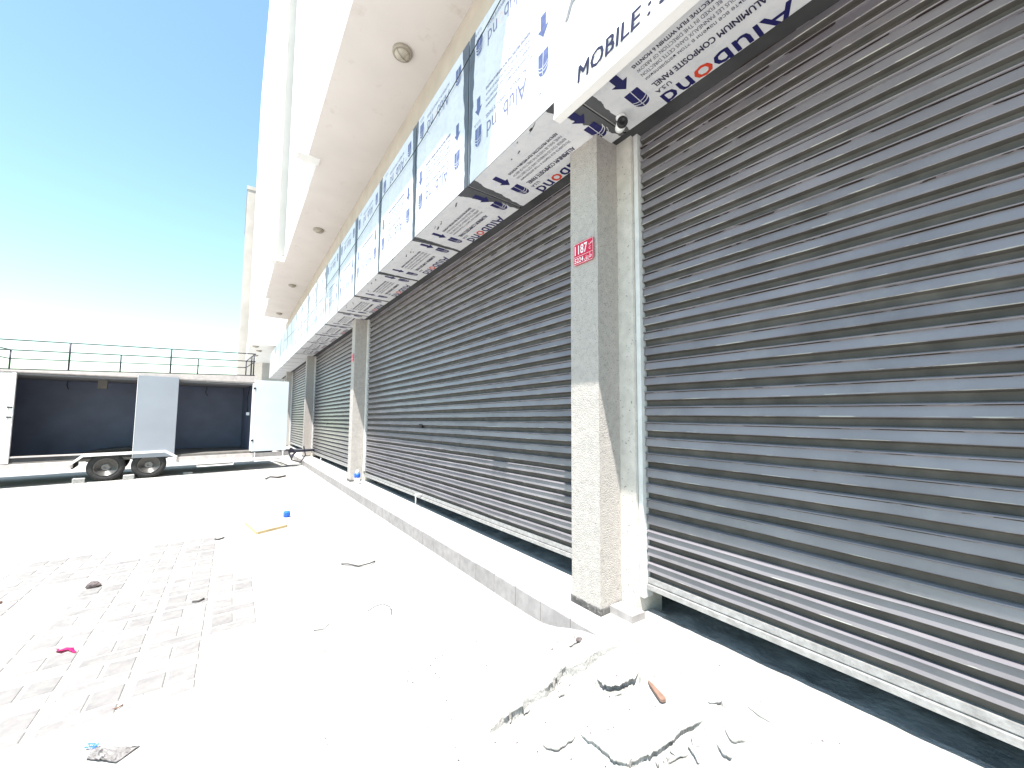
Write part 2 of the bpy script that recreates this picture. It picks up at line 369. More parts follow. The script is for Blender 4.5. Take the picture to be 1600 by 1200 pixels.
# paver blocks set in the sand on the left
pv_mesh = {}
def paver_mesh(w_, d_):
    k = (round(w_, 3), round(d_, 3))
    if k not in pv_mesh:
        bm = bmesh.new(); bm_box(bm, (-w_/2, -d_/2, -.03), (w_/2, d_/2, 0), 0)
        es = [e for e in bm.edges if all(v.co.z > -.001 for v in e.verts)]
        bmesh.ops.bevel(bm, geom=es, offset=.006, segments=1, affect='EDGES')
        me = bpy.data.meshes.new('paver'); bmesh.ops.recalc_face_normals(bm, faces=bm.faces[:]); bm.to_mesh(me); bm.free(); me.materials.append(M['paver']); pv_mesh[k] = me
    return pv_mesh[k]
cnt = 0
for j in range(11):
    for i in range(9):
        X0 = -.085-.31*(i-1); Y0 = 2.80+.31*j
        if Y0 < 2.55+.25*(X0+.5) or (i == 0 and not 1 < j < 6): continue
        for (cx, cy, ww, dd) in ((-.155, .055, .268, .085), (-.225, .20, .125, .165), (-.085, .20, .125, .165)):
            px, py = X0+cx, Y0+cy
            if cnt >= 290: break
            z = mnoise.noise(Vector((px*1.7, py*1.7, 1)))*.003+.0060
            edge = min(1, max(0, (.35-px)/.5), max(0, (py-2.5-.25*(px+.5))/.5), max(0, (6.1-py)/.8))
            if mnoise.noise(Vector((px*1.3+4, py*1.3, 2))) > .05+.5*edge: continue
            o = bpy.data.objects.new('paver', paver_mesh(ww, dd)); COL.objects.link(o); o.parent = ground
            o.location = (px+rnd.uniform(-.003, .003), py+rnd.uniform(-.003, .003), gz(py)+max(z, .0015))
            o.rotation_euler = (-.016+rnd.uniform(-.008, .008), rnd.uniform(-.008, .008), rnd.uniform(-.01, .01)); cnt += 1

# grit scattered on the ground (uncountable)
bm = bmesh.new()
for k in range(1500):
    if k < 800: x, y = rnd.uniform(.2, 2.2), rnd.uniform(.5, 2.3)
    else:
        y = rnd.uniform(2, 12); x = rnd.uniform(-.9*y*.45, 1.6)
    r = rnd.uniform(.0015, .006)*(1+.12*y)*(rnd.random()**2+.3)
    z = (apron_h(x, y) if (x > .62 and y < 2.5) else gz(y))
    vs_ = [bm.verts.new((x+r*rnd.uniform(.6, 1.3)*math.cos(a), y+r*rnd.uniform(.6, 1.3)*math.sin(a), z-.001)) for a in (0, 1.5, 3.1, 4.6)]
    t_ = bm.verts.new((x+r*.2, y, z+r*.8))
    for q in range(4): bm.faces.new((vs_[q], vs_[(q+1) % 4], t_))
grit = bm_obj('gravel', bm, M['rock']); tag(grit, 'small dark stones and grit scattered over the dusty forecourt', 'gravel', kind='stuff')

# ------------------------------------------------------------------ step with tiled riser
step = empty('step', (1.86, 2, 0)); tag(step, kind='structure')
def wy(z, y): return z+gz(y)
def slopebox(name, x0, x1, y0, y1, z0, z1, m, parent=None, off=(0, 0, 0)):
    v = []
    for y in (y0, y1):
        for (x, z) in ((x0, z0), (x1, z0), (x1, z1), (x0, z1)): v.append((x-off[0], y-off[1], z+gz(y)-off[2]))
    bm = bmesh.new(); b = [bm.verts.new(q) for q in v]
    for f in ((0, 1, 2, 3), (4, 5, 6, 7), (0, 1, 5, 4), (1, 2, 6, 5), (2, 3, 7, 6), (3, 0, 4, 7)): bm.faces.new([b[i] for i in f])
    return bm_obj(name, bm, m, parent)
so_ = (1.86, 2, 0)
slopebox('step_core', 1.872, 2.42, 1.56, 30, -.3, .153, M['screed'], step, so_)
y = 1.60; k = 0
while y < 27:
    L = .305
    d = rnd.uniform(-.0015, .0015)
    o = slopebox('tile', 1.860+d, 1.870+d, y+.0035, y+L-.0035, -.1, .150+rnd.uniform(-.002, .002), M['tile'], step, so_)
    y += L; k += 1

# ------------------------------------------------------------------ building
COLS = [1.81, 8.66, 15.5, 22.3]
bld = empty('building', (2.28, 0, 0))
tag(bld, 'long pale commercial building with projecting upper storey over a row of roller shutters', 'building')
def B(name, lo, hi, m, bev=0, parent=bld, rel=(2.28, 0, 0)):
    o = box(name, [lo[i]-rel[i] for i in range(3)], [hi[i]-rel[i] for i in range(3)], m, parent, bev); return o
B('wall', (2.28, -9, 4.2), (2.6, 26.3, 6.598), M['beige_wall'])
B('wall', (2.28, -9, 6.60), (2.6, 1.79, 29.8), M['plaster_white'])
B('wall', (2.34, -9, 3.72), (2.6, 30, 4.2), M['beige_wall'])
B('back_wall', (3.6, -9, -.3), (3.9, 30, 6.8), M['dark'])
B('ceiling', (2.6, -9, 3.72), (3.6, 30, 3.9), M['dark'])
B('end_wall', (2.3, -9.2, -.3), (4, -9, 6.8), M['dark'])
bm = bmesh.new()
# inner threshold floor: stained, sloping with the ground, uneven
N = 160
for i in range(N+1):
    yy = -9+36*i/N if i < 40 else None
g = []
ysx = [-9, -5, -3]+[-2+.05*i for i in range(0, 90)]+[3+.5*i for i in range(0, 52)]
for yy in ysx:
    row = []
    for q in range(9):
        xx = 2.385+.02*q if q < 5 else 2.465+(q-4)*.28
        row.append(bm.verts.new((xx-2.28, yy, .105+gz(yy)+.012*mnoise.noise(Vector((xx*20, yy*6, 0)))*(q > 0)+(.025 if q == 0 else (.01 if q == 1 else 0)))))
    g.append(row)
for a, b in zip(g, g[1:]):
    for q in range(8): bm.faces.new((a[q], a[q+1], b[q+1], b[q]))
bm_obj('threshold', bm, M['threshold'], bld, True)
for i, yc in enumerate(COLS):
    z0 = .13+gz(yc)
    bm = bmesh.new(); x0, x1, y0, y1 = 2.05-2.28, 2.285-2.28, yc, yc+.27
    zt = 3.6
    # subdivided so the arrises can be slightly uneven
    nz = 40
    rings = []
    for j in range(nz+1):
        z = z0+(zt-z0)*j/nz
        jit = lambda s: .0025*mnoise.noise(Vector((z*7, s*5, yc)))
        rings.append([bm.verts.new((x0+jit(1), y0+jit(2), z)), bm.verts.new((x1, y0+jit(3), z)), bm.verts.new((x1, y1, z)), bm.verts.new((x0+jit(4), y1+jit(5), z))])
    for a, b in zip(rings, rings[1:]):
        for q in range(4): bm.faces.new((a[q], a[(q+1) % 4], b[(q+1) % 4], b[q]))
    bm.faces.new(rings[0]); bm.faces.new(rings[-1])
    c = bm_obj('column', bm, M['stucco'], bld)
    # dark ragged base band (three sides)
    pts = [(x0-.004, y1+.004), (x0-.004, y0-.004), (x1-.02, y0-.004)]
    bm = bmesh.new(); path = []
    for (a, b) in zip(pts, pts[1:]):
        for t in range(12): path.append((a[0]+(b[0]-a[0])*t/12, a[1]+(b[1]-a[1])*t/12))
    path.append(pts[-1]); prev = None; cx_, cy_ = (x0+x1)/2, (y0+y1)/2
    for k, (px, py) in enumerate(path):
        top = z0+.066+.010*mnoise.noise(Vector((k*.8, yc, 0))); bot = z0-.05
        o_ = .004+.003*mnoise.noise(Vector((k*.6, yc, 4)))
        ox, oy = px-(o_ if px < x0 else 0), py-(o_ if py < y0 else 0)
        row = [bm.verts.new((ox-.003, oy-.003, bot)), bm.verts.new((ox, oy, top-.006)), bm.verts.new((ox+.003, oy+.003, top)), bm.verts.new((px+.006, py+.006, top+.001))]
        if prev:
            for e_ in range(3): bm.faces.new((prev[e_], row[e_], row[e_+1], prev[e_+1]))
        prev = row
    bm_obj('base_band', bm, M['bitumen'], c)
    # pier wall behind the column
    near = .13 if i == 0 else .035
    B('pier', (2.272 if i == 0 else 2.29, yc-near, z0-.2), (2.55, yc+.275, 3.72), M['stucco_dirty'])
# upper floors: fins, parapets, soffits
ZB = 6.60
secs = [(1.80, 8.26, .955), (8.26, 14.85, 1.14), (14.85, 19.96, .888), (19.96, 24.1, 1.03)]
for k, (a, b, xe) in enumerate(secs):
    fx = [.755, .765, .726, .66][k]
    if k: B('fin', (fx, a, ZB-.02), (xe+.03, a+.25, 30), M['plaster_white'])
    else: B('fin', (.70, a, ZB-.02), (xe+.03, a+.25, 30), M['plaster_white'])
    B('soffit', (xe, a+.25, ZB), (2.6, b, ZB+.18), M['plaster']); B('soffit', (xe+.03, a, ZB), (2.6, a+.25, ZB+.18), M['plaster'])
    B('parapet', (xe+.0, a+.25, ZB+.182), (xe+.2, b, ZB+.303), M['plaster_white'])
    B('upper_wall', (xe-.0, a+.25, ZB+.304), (2.8, b, 29.8), M['plaster_white'])
    prism('shadow_fill_wedge', [(fx-2.28+.004, a+.251), (xe+.1-2.28, a+.251), (xe+.1-2.28, a+1.5), (xe-2.278, a+1.5)], 'z', ZB+.30, 29.7, M['plaster_white'], bld)  # added wedge, fills the spot where the fin would shadow the wall
B('beam', (2.17, 1.85, 4.98), (2.279, 26.2, 6.598), M['beige_wall'])
# lower projecting part further along
B('low_block', (.53, 26.3, 5.42), (2.6, 36, ZB-.02), M['plaster_white'])
B('upper_wall', (.60, 26.4, ZB), (2.8, 36, 27), M['plaster_white'])

far = empty('far_building', (0, 37, 0)); tag(far, 'distant raw concrete tower edge rising behind the pale building by the sky', 'building')
box('wall', (.047, 0, -1), (3.5, 10, 19.6), M['far'], far)
box('low_wall', (.9, -.5, -1), (3.2, -.05, 3.3), M['far'], far)
box('roof', (-.0, -.05, 19.601), (3.6, 10.1, 19.9), M['far'], far)

# ------------------------------------------------------------------ roller shutters
PITCHZ = .1055
slat_cache = {}
def slat_mesh(L, seed, seg):
    key = (L, seed)
    if key in slat_cache: return slat_cache[key]
    prof = [(.006, .001), (-.012, .0012), (-.0280, -.0035), (-.0300, -.0070), (-.0275, -.0095), (-.0135, -.0108), (-.0140, -.0135), (-.0185, -.034), (-.0228, -.056), (-.0236, -.0592), (-.0200, -.0622), (-.008, -.066), (.004, -.071), (.006, -.082), (.006, -PITCHZ-.002)]
    vs = []; n = len(prof)
    for j in range(seg+1):
        y = L*j/seg
        for i, (a, b) in enumerate(prof):
            wv = mnoise.noise(Vector((y*1.1, seed*7.3, 0))); w2 = mnoise.noise(Vector((y*3.7, seed*3.1, 5)))
            f = 1 if i not in (0, n-1) else 0
            vs.append((a+f*(.0032*wv+.0018*w2), y, b+f*(.0036*wv+.0018*w2)*(i < n-1)))
    fs = [(j*n+i, (j+1)*n+i, (j+1)*n+i+1, j*n+i+1) for j in range(seg) for i in range(n-1)]
    me = bpy.data.meshes.new('slat'); me.from_pydata(vs, [], fs); me.update()
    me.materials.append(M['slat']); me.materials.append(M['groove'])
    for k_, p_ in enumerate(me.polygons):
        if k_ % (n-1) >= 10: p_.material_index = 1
    slat_cache[key] = me; return me
def shutter(y0, y1, ztop, zbn, zbf, label, parts=True, holes=True, guides=(True, True)):
    """curtain from y0 to y1; bottom rail lower edge runs from zbn (near) to zbf (far)"""
    t = empty('roller_shutter', (2.35, y0, (zbn))); tag(t, label, 'roller shutter', 'roller shutters along the shop fronts')
    zb = zbn
    L = y1-y0; nsl = int(round((ztop+.11-zbn-.072)/PITCHZ))
    kk = (zbf-zbn)/(ztop-zbn)/L     # settle of the far end, shared out over the slats
    seg = 60 if L > 6 else 24
    bmj = bmesh.new() if not parts else None
    for s in range(nsl):
        z = zbn+.072+PITCHZ*(s+1)
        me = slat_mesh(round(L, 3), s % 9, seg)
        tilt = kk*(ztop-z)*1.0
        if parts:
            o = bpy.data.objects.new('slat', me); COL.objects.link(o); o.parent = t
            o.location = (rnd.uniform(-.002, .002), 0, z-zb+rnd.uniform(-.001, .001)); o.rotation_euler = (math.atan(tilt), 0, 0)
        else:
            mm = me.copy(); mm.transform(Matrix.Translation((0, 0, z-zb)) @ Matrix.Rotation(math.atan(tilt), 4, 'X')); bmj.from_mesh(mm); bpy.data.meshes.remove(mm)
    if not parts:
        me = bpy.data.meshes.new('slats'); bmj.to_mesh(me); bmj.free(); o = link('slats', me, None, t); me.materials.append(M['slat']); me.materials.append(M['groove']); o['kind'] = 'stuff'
    rp = [(-.020, .074), (-.022, .040), (-.014, .037), (-.014, .033), (-.032, .030), (-.034, .001), (.02, 0), (.02, .074)]
    r = prism('bottom_rail', rp, 'y', 0, L, M['rail'], t); r.rotation_euler = (math.atan((zbf-zbn)/L), 0, 0)
    if guides[0]: box('guide_rail', (-.055, -.006, -.02), (.04, -.042, ztop-zb-.02), M['guide'], t, .003); 
    if guides[1]: box('guide_rail', (-.055, L+.006, -.06), (.04, L+.042, ztop-zb-.02), M['guide'], t, .003)
    return t
sh0 = shutter(-4.6, 1.635, 3.68, .328, .328, 'closest grey roller shutter filling the right side of the view', guides=(False, True))
sh1 = shutter(2.13, 8.60, 3.68, .318, .150, 'second grey roller shutter, between the column with the red plate and the next column')
sh2 = shutter(8.98, 15.44, 3.62, .19, .05, 'third grey roller shutter, starting just past the column with the blue and white bottle')
sh3 = shutter(15.82, 22.25, 3.6, .10, -.03, 'fourth roller shutter, narrow in view beside the open trailer door', parts=False)
sh4 = shutter(22.62, 26.0, 3.6, .0, -.06, 'farthest roller shutter, a dark sliver behind the trailer door', parts=False)
for t, yy, zz in ((sh1, 5.6, 1.31), (sh2, 13.0, 1.16)):
    o = box('lock', (-.036, yy-t.location.y-.055, zz-t.location.z-.026), (-.022, yy-t.location.y+.055, zz-t.location.z+.026), M['black'], t)
# rust-orange sticker at the near end of the second shutter's rail
box('sticker', (-.0365, .02, .008), (-.0345, .13, .026), mat('orange_sticker', (.62, .2, .12), .6), sh1)
# dark gap filler above the curtains (roller housing)
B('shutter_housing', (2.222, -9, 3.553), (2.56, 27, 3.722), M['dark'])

# floor latch hanging from the second shutter
lt = empty('shutter_latch', (2.27, 5.6, gz(5.6)+.155)); tag(lt, 'pale metal latch bar standing under the second roller shutter on the step', 'latch')
tube('bar', [(0, 0, 0), (0, 0, .20)], .010, M['guide'], lt)
tube('cross_bar', [(-.012, -.02, .2), (.05, -.10, .195)], .011, M['guide'], lt)
box('foot', (-.03, -.025, -.004), (.03, .025, .006), M['guide'], lt)
# same small one at the third shutter
lt = empty('shutter_latch', (2.24, 13.2, gz(13.2)+.155)); tag(lt, 'small metal latch by the bottom rail of the third shutter', 'latch')
tube('bar', [(0, 0, 0), (0, 0, .12)], .012, M['guide'], lt); tube('cross_bar', [(0, -.05, .12), (0, .05, .12)], .012, M['guide'], lt)

# ------------------------------------------------------------------ fascia of film-wrapped panels
FX, FZ, FT, SX = 1.61, 3.547, 4.955, 2.215
fas = empty('cladding_fascia', (FX, 0, FZ)); tag(fas, 'boxed fascia of composite panels still wrapped in white printed protective film above the shutters', 'fascia')
J = [-3.6, -2.28, -.96, .36, 1.68, 2.94, 4.22, 5.58, 6.96, 8.30]
while J[-1] < 26: J.append(J[-1]+1.36)
# sub-frame behind
prism('subframe', [(.022, .022), (.022, FT-FZ-.01), (.5, FT-FZ-.01), (.5, .03), (SX-FX-.01, .03), (SX-FX-.01, .022)], 'y', J[0], J[-1], M['panel'], fas)
def ragged(a, b, n, amp, base, seed, taper=None):
    """points along a..b with a ragged offset"""
    out = []
    for i in range(n+1):
        t = i/n; off = base(t) if callable(base) else base
        out.append((a+(b-a)*t, off+amp*mnoise.noise(Vector((t*9, seed, 0)))+amp*.5*mnoise.noise(Vector((t*31, seed, 4)))))
    return out
def film_sheet(name, ptsA, ptsB, to3d, nrm, parent, thick=.0012):
    """strip between two ragged edges"""
    bm = bmesh.new()
    va = [bm.verts.new(to3d(*p)) for p in ptsA]; vb = [bm.verts.new(to3d(*p)) for p in ptsB]
    for i in range(len(va)-1): bm.faces.new((va[i], va[i+1], vb[i+1], vb[i]))
    r = bmesh.ops.extrude_face_region(bm, geom=bm.faces[:])
    for e in r['geom']:
        if isinstance(e, bmesh.types.BMVert): e.co += Vector(nrm)*thick
    return bm_obj(name, bm, M['film'], parent)
ARROW = [(-.028, 0), (.028, 0), (.028, .10), (.058, .10), (0, .17), (-.058, .10), (-.028, .10)]
def logo(bm, o, r, u, s, dark, light):
    """square emblem: dark shield with pale crossing arcs"""
    n = Vector(r).cross(Vector(u))*.0006; o = Vector(o)
    P = [(-.5, -1), (.5, -1), (.5, .1)]+[(.5*math.cos(a), .1+.55*math.sin(a)) for a in [math.pi*i/10 for i in range(1, 10)]]+[(-.5, .1)]
    poly(bm, [(a*s, b*s) for a, b in P], o, r, u, dark)
    def arc(cx, cy, R, a0, a1, wd):
        k = 10
        for i in range(k):
            t0, t1 = a0+(a1-a0)*i/k, a0+(a1-a0)*(i+1)/k
            poly(bm, [((cx+(R+q)*math.cos(t))*s, (cy+(R+q)*math.sin(t))*s) for t, q in ((t0, 0), (t1, 0), (t1, wd), (t0, wd))], o+n, r, u, light)
    arc(.0, -.30, .62, math.pi*.05, math.pi*.95, .06); arc(.0, -.65, .72, math.pi*.12, math.pi*.88, .05); arc(.0, .05, .66, math.pi*.02, math.pi*.98, .05)
    poly(bm, [(-.03*s, -1.0*s), (.02*s, -1.0*s), (.10*s, .6*s), (.05*s, .6*s)], o+n, r, u, light)
Yp, Zm = (0, 1, 0), (0, 0, -1)
for i, (a, b) in enumerate(zip(J, J[1:])):
    L = b-a; pe = empty('panel', (0, a, 0)); pe.parent = fas; g = .009
    bulge = rnd.uniform(-.002, .002)
    prof = [(bulge, 0), (bulge, FT-FZ), (bulge+.004, FT-FZ), (bulge+.004, .004), (SX-FX, .004), (SX-FX, 0)]
    bpy.data.objects.remove(pe)
    p = prism('panel', prof, 'y', g, L-g, M['panel'], fas); p.location = (0, a, 0)
    fine = i in range(2, 10)
    n = 40 if fine else 12
    # ---- front film
    hN = {5: .10, 4: .09}.get(i, [.09, .06, .08, .065][i % 4]); hF = {4: .09, 5: .05}.get(i, [.065, .05, .06, .07][i % 4])
    Ht = FT-FZ
    A = ragged(0.0, Ht-.005, n, .020, lambda t: g+.012+hN*(.35+.65*t), i*3.1)
    Bp = ragged(0.0, Ht-.005, n, .020, lambda t: L-g-.010-hF*(.3+.7*t), i*5.7+9)
    x_ = bulge-.0006
    film_sheet('film', A, Bp, lambda z, y: (x_, y, z), (-1, 0, 0), p)
    # ---- soffit film
    wN = .17 if i in (3, 4, 5) else .05; wF = .10 if i in (3, 4) else .035
    A = ragged(.004, SX-FX-.002, n, .022 if i in (3, 4, 5) else .012, lambda t: g+.012+wN*max(.12, (1-t)**1.2 if i != 4 else (1-t*.9)), i*2.3+40)
    Bp = ragged(.004, SX-FX-.002, n, .018, lambda t: L-g-.008-wF*(.9-.7*t), i*4.9+70)
    film_sheet('film', A, Bp, lambda x, y: (x, y, -.0006), (0, 0, -1), p)
    if i < 2 or i > 13: continue
    # ---- print on the front (upside down, faded by the sun)
    X = x_-.0022; far_simple = i > 9
    def stamp(name, mats, fn, cut=False):
        bm = bmesh.new(); fn(bm)
        if cut: bmesh.ops.bisect_plane(bm, geom=bm.verts[:]+bm.edges[:]+bm.faces[:], plane_co=(SX-FX-.004, 0, 0), plane_no=(1, 0, 0), clear_outer=True)
        raw_bm(name, bm, mats, p)
    FM, SM = [M['faded'], M['faded2'], M['faded_red'], M['film']], [M['ink'], M['navy'], M['red'], M['film']]
    for zz in (Ht-.19, .40):
        stamp('lettering', FM, lambda bm: add_text(bm, 'Alubond', .20, (X, .40, zz), Yp, Zm, 0, 2, red=(4,), length=.54))
        stamp('lettering', FM, lambda bm: add_text(bm, 'ALUMINIUM COMPOSITE PANEL', .052, (X, .40, zz+.075), Yp, Zm, 0, length=.56))
        if not far_simple: stamp('lettering', FM, lambda bm: add_text(bm, 'U.S.A', .045, (X, 1.05, zz+.14 if zz > .5 else zz+.10), Yp, Zm, 0))
    for q, s in enumerate(('REMOVE PROTECTIVE FILM WITHIN 6 MONTHS', 'PANEL SHALL BE FIXED IN THE DIRECTION OF ARROW', 'REPERER TOUS LES PANNEAUX DANS CETTE DIRECTION', 'Исправьте все панели в этом направлении')):
        if far_simple and q > 1: break
        stamp('lettering', FM, lambda bm: add_text(bm, s, .036, (X, .36, .56+.055*(3-q)), Yp, Zm, 0, length=.60, strike=.0006 if q == 0 else 0))
    for yy in (.21, L-.18):
        for zz in (Ht-.22, .34): stamp('emblem', FM, lambda bm: logo(bm, (X, yy, zz), Yp, Zm, .105, 1, 3))
        stamp('arrow', FM, lambda bm: poly(bm, ARROW, (X, yy, .72), Yp, Zm, 1))
    # ---- print on the soffit (dark navy)
    Zs = -.0026; U = (1, 0, 0); y0 = .30; ln = min(.66, L-.66)
    for s, xx, bd in (('REMOVE PROTECTIVE FILM WITHIN 6 MONTHS', 1.800, .0011), ('PANEL SHALL BE FIXED IN THE DIRECTION OF ARROW', 1.845, 0),
                      ('REPERER TOUS LES PANNEAUX DANS CETTE DIRECTION', 1.888, 0), ('Исправьте все панели в этом направлении', 1.932, 0)):
        stamp('lettering', SM, lambda bm: add_text(bm, s, .036, (xx-FX, y0, Zs), Yp, U, 0, length=ln, strike=bd))
    stamp('lettering', SM, lambda bm: add_text(bm, 'ALUMINIUM COMPOSITE PANEL', .060, (2.000-FX, y0+.03, Zs), Yp, U, 0, length=ln-.03, strike=.0022))
    stamp('lettering', SM, lambda bm: add_text(bm, 'U.S.A', .044, (2.066-FX, y0+ln-.08, Zs), Yp, U, 0, strike=.001))
    stamp('lettering', SM, lambda bm: add_text(bm, 'Alubond', .185, (2.122-FX, y0-.04, Zs), Yp, U, 1, 2, red=(4,), length=ln+.06, strike=.004), cut=True)
    for yy in ((.10, L-.245) if i != 4 else (.11, L-.245)):
        stamp('arrow', SM, lambda bm: poly(bm, ARROW, (1.735-FX, yy, Zs), Yp, U, 1))
        stamp('emblem', SM, lambda bm: logo(bm, (2.045-FX, yy, Zs), Yp, U, .100, 1, 3), cut=True)
    # small tears in the film
    bm = bmesh.new()
    for q in range(5 if fine else 2):
        cy, cx = rnd.uniform(.2, L-.2), rnd.uniform(.01, .16)
        k = 7; l_, w_ = rnd.uniform(.015, .085), rnd.uniform(.003, .010)
        poly(bm, [(l_*math.cos(2*math.pi*e/k)*rnd.uniform(.6, 1), w_*math.sin(2*math.pi*e/k)*rnd.uniform(.5, 1.4)) for e in range(k)], (cx, cy, -.0024), Vector((.3, 1, 0)).normalized(), Vector((1, -.3, 0)).normalized(), 0)
    for q in range(4 if fine else 1):
        cy, cz = rnd.uniform(.15, L-.15), rnd.uniform(.05, 1.2); k = 6; l_, w_ = rnd.uniform(.008, .03), rnd.uniform(.003, .007)
        poly(bm, [(l_*math.cos(2*math.pi*e/k)*rnd.uniform(.6, 1), w_*math.sin(2*math.pi*e/k)*rnd.uniform(.5, 1.4)) for e in range(k)], (x_-.0024, cy, cz), Vector((0, 1, -.6)).normalized(), Vector((0, -.6, -1)).normalized(), 0)
    raw_bm('tear', bm, [M['panel']], p)['kind'] = 'stuff'
    # flange line at the far joint
for i, b in enumerate(J[1:-1]):
    o = prism('joint_flange', [(.004, .0045), (.004, FT-FZ-.01), (.0215, FT-FZ-.01), (.0215, .0215), (SX-FX-.012, .0215), (SX-FX-.012, .0045)], 'y', b-.0035, b+.0035, M['joint'], fas)

# cable sagging along the fascia
pts = []
key = [(-2, 5.0), (2.398, 4.825), (3.966, 4.60), (5.308, 4.60), (6.783, 4.48), (9.5, 4.40), (14, 4.35), (20, 4.6)]
for (ya, za), (yb, zb) in zip(key, key[1:]):
    for q in range(6):
        t = q/6; pts.append((1.585, ya+(yb-ya)*t, za+(zb-za)*t-.02*math.sin(math.pi*t)))
cb = tube('cable', pts, .0045, M['black'], n=5); tag(cb, 'thin black cable sagging across the white wrapped fascia', 'cable')

# sign board
sg = empty('sign_board', (1.577, 1.748, 3.392)); tag(sg, 'white sign board hung low on the fascia above the closest shutter, reading MOBILE', 'sign')
box('board', (0, -4.0, 0), (.023, 0, 1.3), M['signboard'], sg, .004)
box('bottom_trim', (-.004, -4.0, -.006), (.058, .003, .016), M['signboard'], sg, .003)
box('bracket', (.024, -1.2, .0165), (.055, -1.15, .16), M['signboard'], sg, 0); box('bracket', (.024, -.08, .0165), (.055, -.03, .16), M['signboard'], sg, 0)
bm = bmesh.new()
add_text(bm, 'MOBILE : 3', .142, (-.0045, 1.535-1.748, 3.462-3.38), (0, -1, 0), (0, 0, 1), 0, strike=.005, length=.60, shear=.12)
raw_bm('lettering', bm, [M['ink']], sg)
bm = bmesh.new()
add_text(bm, 'AL', .38, (-.0045, 1.645-1.748, 3.945-3.38), (0, -1, 0), (0, 0, 1), 0, length=.36, shear=.25)
raw_bm('lettering', bm, [M['grey_letter']], sg)

# house number plate
pl = empty('number_plate', (2.05, 2.037, 2.618)); tag(pl, 'crimson house number plate 1187 on the near column', 'sign')
Wd, Hh = .2, .168
bm = bmesh.new(); bm_box(bm, (-.012, -Wd, 0), (-.006, 0, Hh)); es = [e for e in bm.edges if abs(e.verts[0].co.x-e.verts[1].co.x) > .004]
bmesh.ops.bevel(bm, geom=es, offset=.012, segments=3, affect='EDGES'); bm_obj('plate', bm, M['plate_red'], pl)
bm = bmesh.new(); X = -.0128; R_, U_ = (0, -1, 0), (0, 0, 1)
def rect(x0, y0, x1, y1): poly(bm, [(x0, y0), (x1, y0), (x1, y1), (x0, y1)], (X, 0, 0), R_, U_, 0)
e = .004; t_ = .0022
rect(e, e, Wd-e, e+t_); rect(e, Hh-e-t_, Wd-e, Hh-e); rect(e, e, e+t_, Hh-e); rect(Wd-e-t_, e, Wd-e, Hh-e); rect(e, .062, Wd-e, .062+t_)
add_text(bm, '1187', .098, (X, -.014, .080), R_, U_, 0, bold=.0012, length=.125)
add_text(bm, '5224', .052, (X, -.012, .017), R_, U_, 0, bold=.0006, length=.088)
add_text(bm, '\ufed6\ufef3\ufeae\ufec3', .05, (X, -.112, .022), R_, U_, 0, length=.07)
add_text(bm, '\u0635', .03, (X, -.155, .125), R_, U_, 0); add_text(bm, 'C', .03, (X, -.155, .085), R_, U_, 0)
raw_bm('numerals', bm, [M['white_paint']], pl)
pl2 = empty('number_plate', (2.05, 8.90, 2.62)); tag(pl2, 'small crimson number plate on the second column', 'sign')
box('plate', (-.012, -.2, 0), (-.006, 0, .17), M['plate_red'], pl2); bm = bmesh.new()
X = -.0128; rect(.004, .062, .196, .066); rect(.004, .004, .196, .007); rect(.004, .163, .196, .166)
raw_bm('border', bm, [M['white_paint']], pl2)

# cctv camera under the soffit
cc = empty('security_camera', (2.06, 1.60, 3.545)); tag(cc, 'small white and black security camera under the film-wrapped soffit', 'camera')
bm = bmesh.new(); lathe_bm(bm, [(.034, 0), (.034, -.012), (.020, -.02), (.014, -.045)], (0, 0, 0), (0, 0, 1), 16); bm_obj('mount', bm, M['white_paint'], cc, True)
bm = bmesh.new(); lathe_bm(bm, [(.02, -.06), (.031, -.05), (.034, -.02), (.034, .03)], (0, 0, -.062), Vector((-.62, -.75, -.25)), 20); bm_obj('body', bm, M['white_paint'], cc, True)
bm = bmesh.new(); lathe_bm(bm, [(.0345, .028), (.036, .05), (.030, .058), (.016, .056), (.012, .05)], (0, 0, -.062), Vector((-.62, -.75, -.25)), 20); bm_obj('lens', bm, M['black'], cc, True)

# ceiling lamps under the projecting storey
def lamp(loc, r, label, simple=False):
    t = empty('ceiling_lamp', loc); tag(t, label, 'lamp', 'round bulkhead lamps under the projecting storey')
    bm = bmesh.new(); lathe_bm(bm, [(r, 0), (r*1.02, -.03), (r*.93, -.05), (r*.82, -.045)], (0, 0, 0), (0, 0, 1), 28); bm_obj('base', bm, M['lamp_body'], t, True)
    bm = bmesh.new(); lathe_bm(bm, [(r*.82, -.04), (r*.72, -.065), (r*.45, -.082), (.005, -.088)], (0, 0, 0), (0, 0, 1), 28); bm_obj('glass', bm, M['lamp_glass'], t, True)
    bm = bmesh.new()
    for a in (0, math.pi/2):
        ps = [(math.cos(a+.5)*r*.9*s, math.sin(a+.5)*r*.9*s, -.05-.045*(1-abs(s)**2)) for s in [q/6 for q in range(-6, 7)]]; tube_bm(bm, ps, .006, 5)
    bm_obj('guard', bm, M['lamp_body'], t, True)
for xx, yy, lb in ((1.69, 5.05, 'round caged lamp nearest the viewer on the cream soffit'), (1.67, 11.6, 'second round lamp along the cream soffit'),
                   (1.65, 17.4, 'third round lamp along the cream soffit, small with distance'), (1.64, 22.8, 'last round lamp at the far end of the cream soffit')):
    lamp((xx, yy, ZB), .135, lb)
for xx, yy, lb in ((.85, 27.2, 'first lamp under the lower far projection'), (1.1, 29.0, 'second lamp under the lower far projection'), (1.0, 31.5, 'third lamp under the lower far projection')):
    lamp((xx, yy, 5.42), .16, lb)

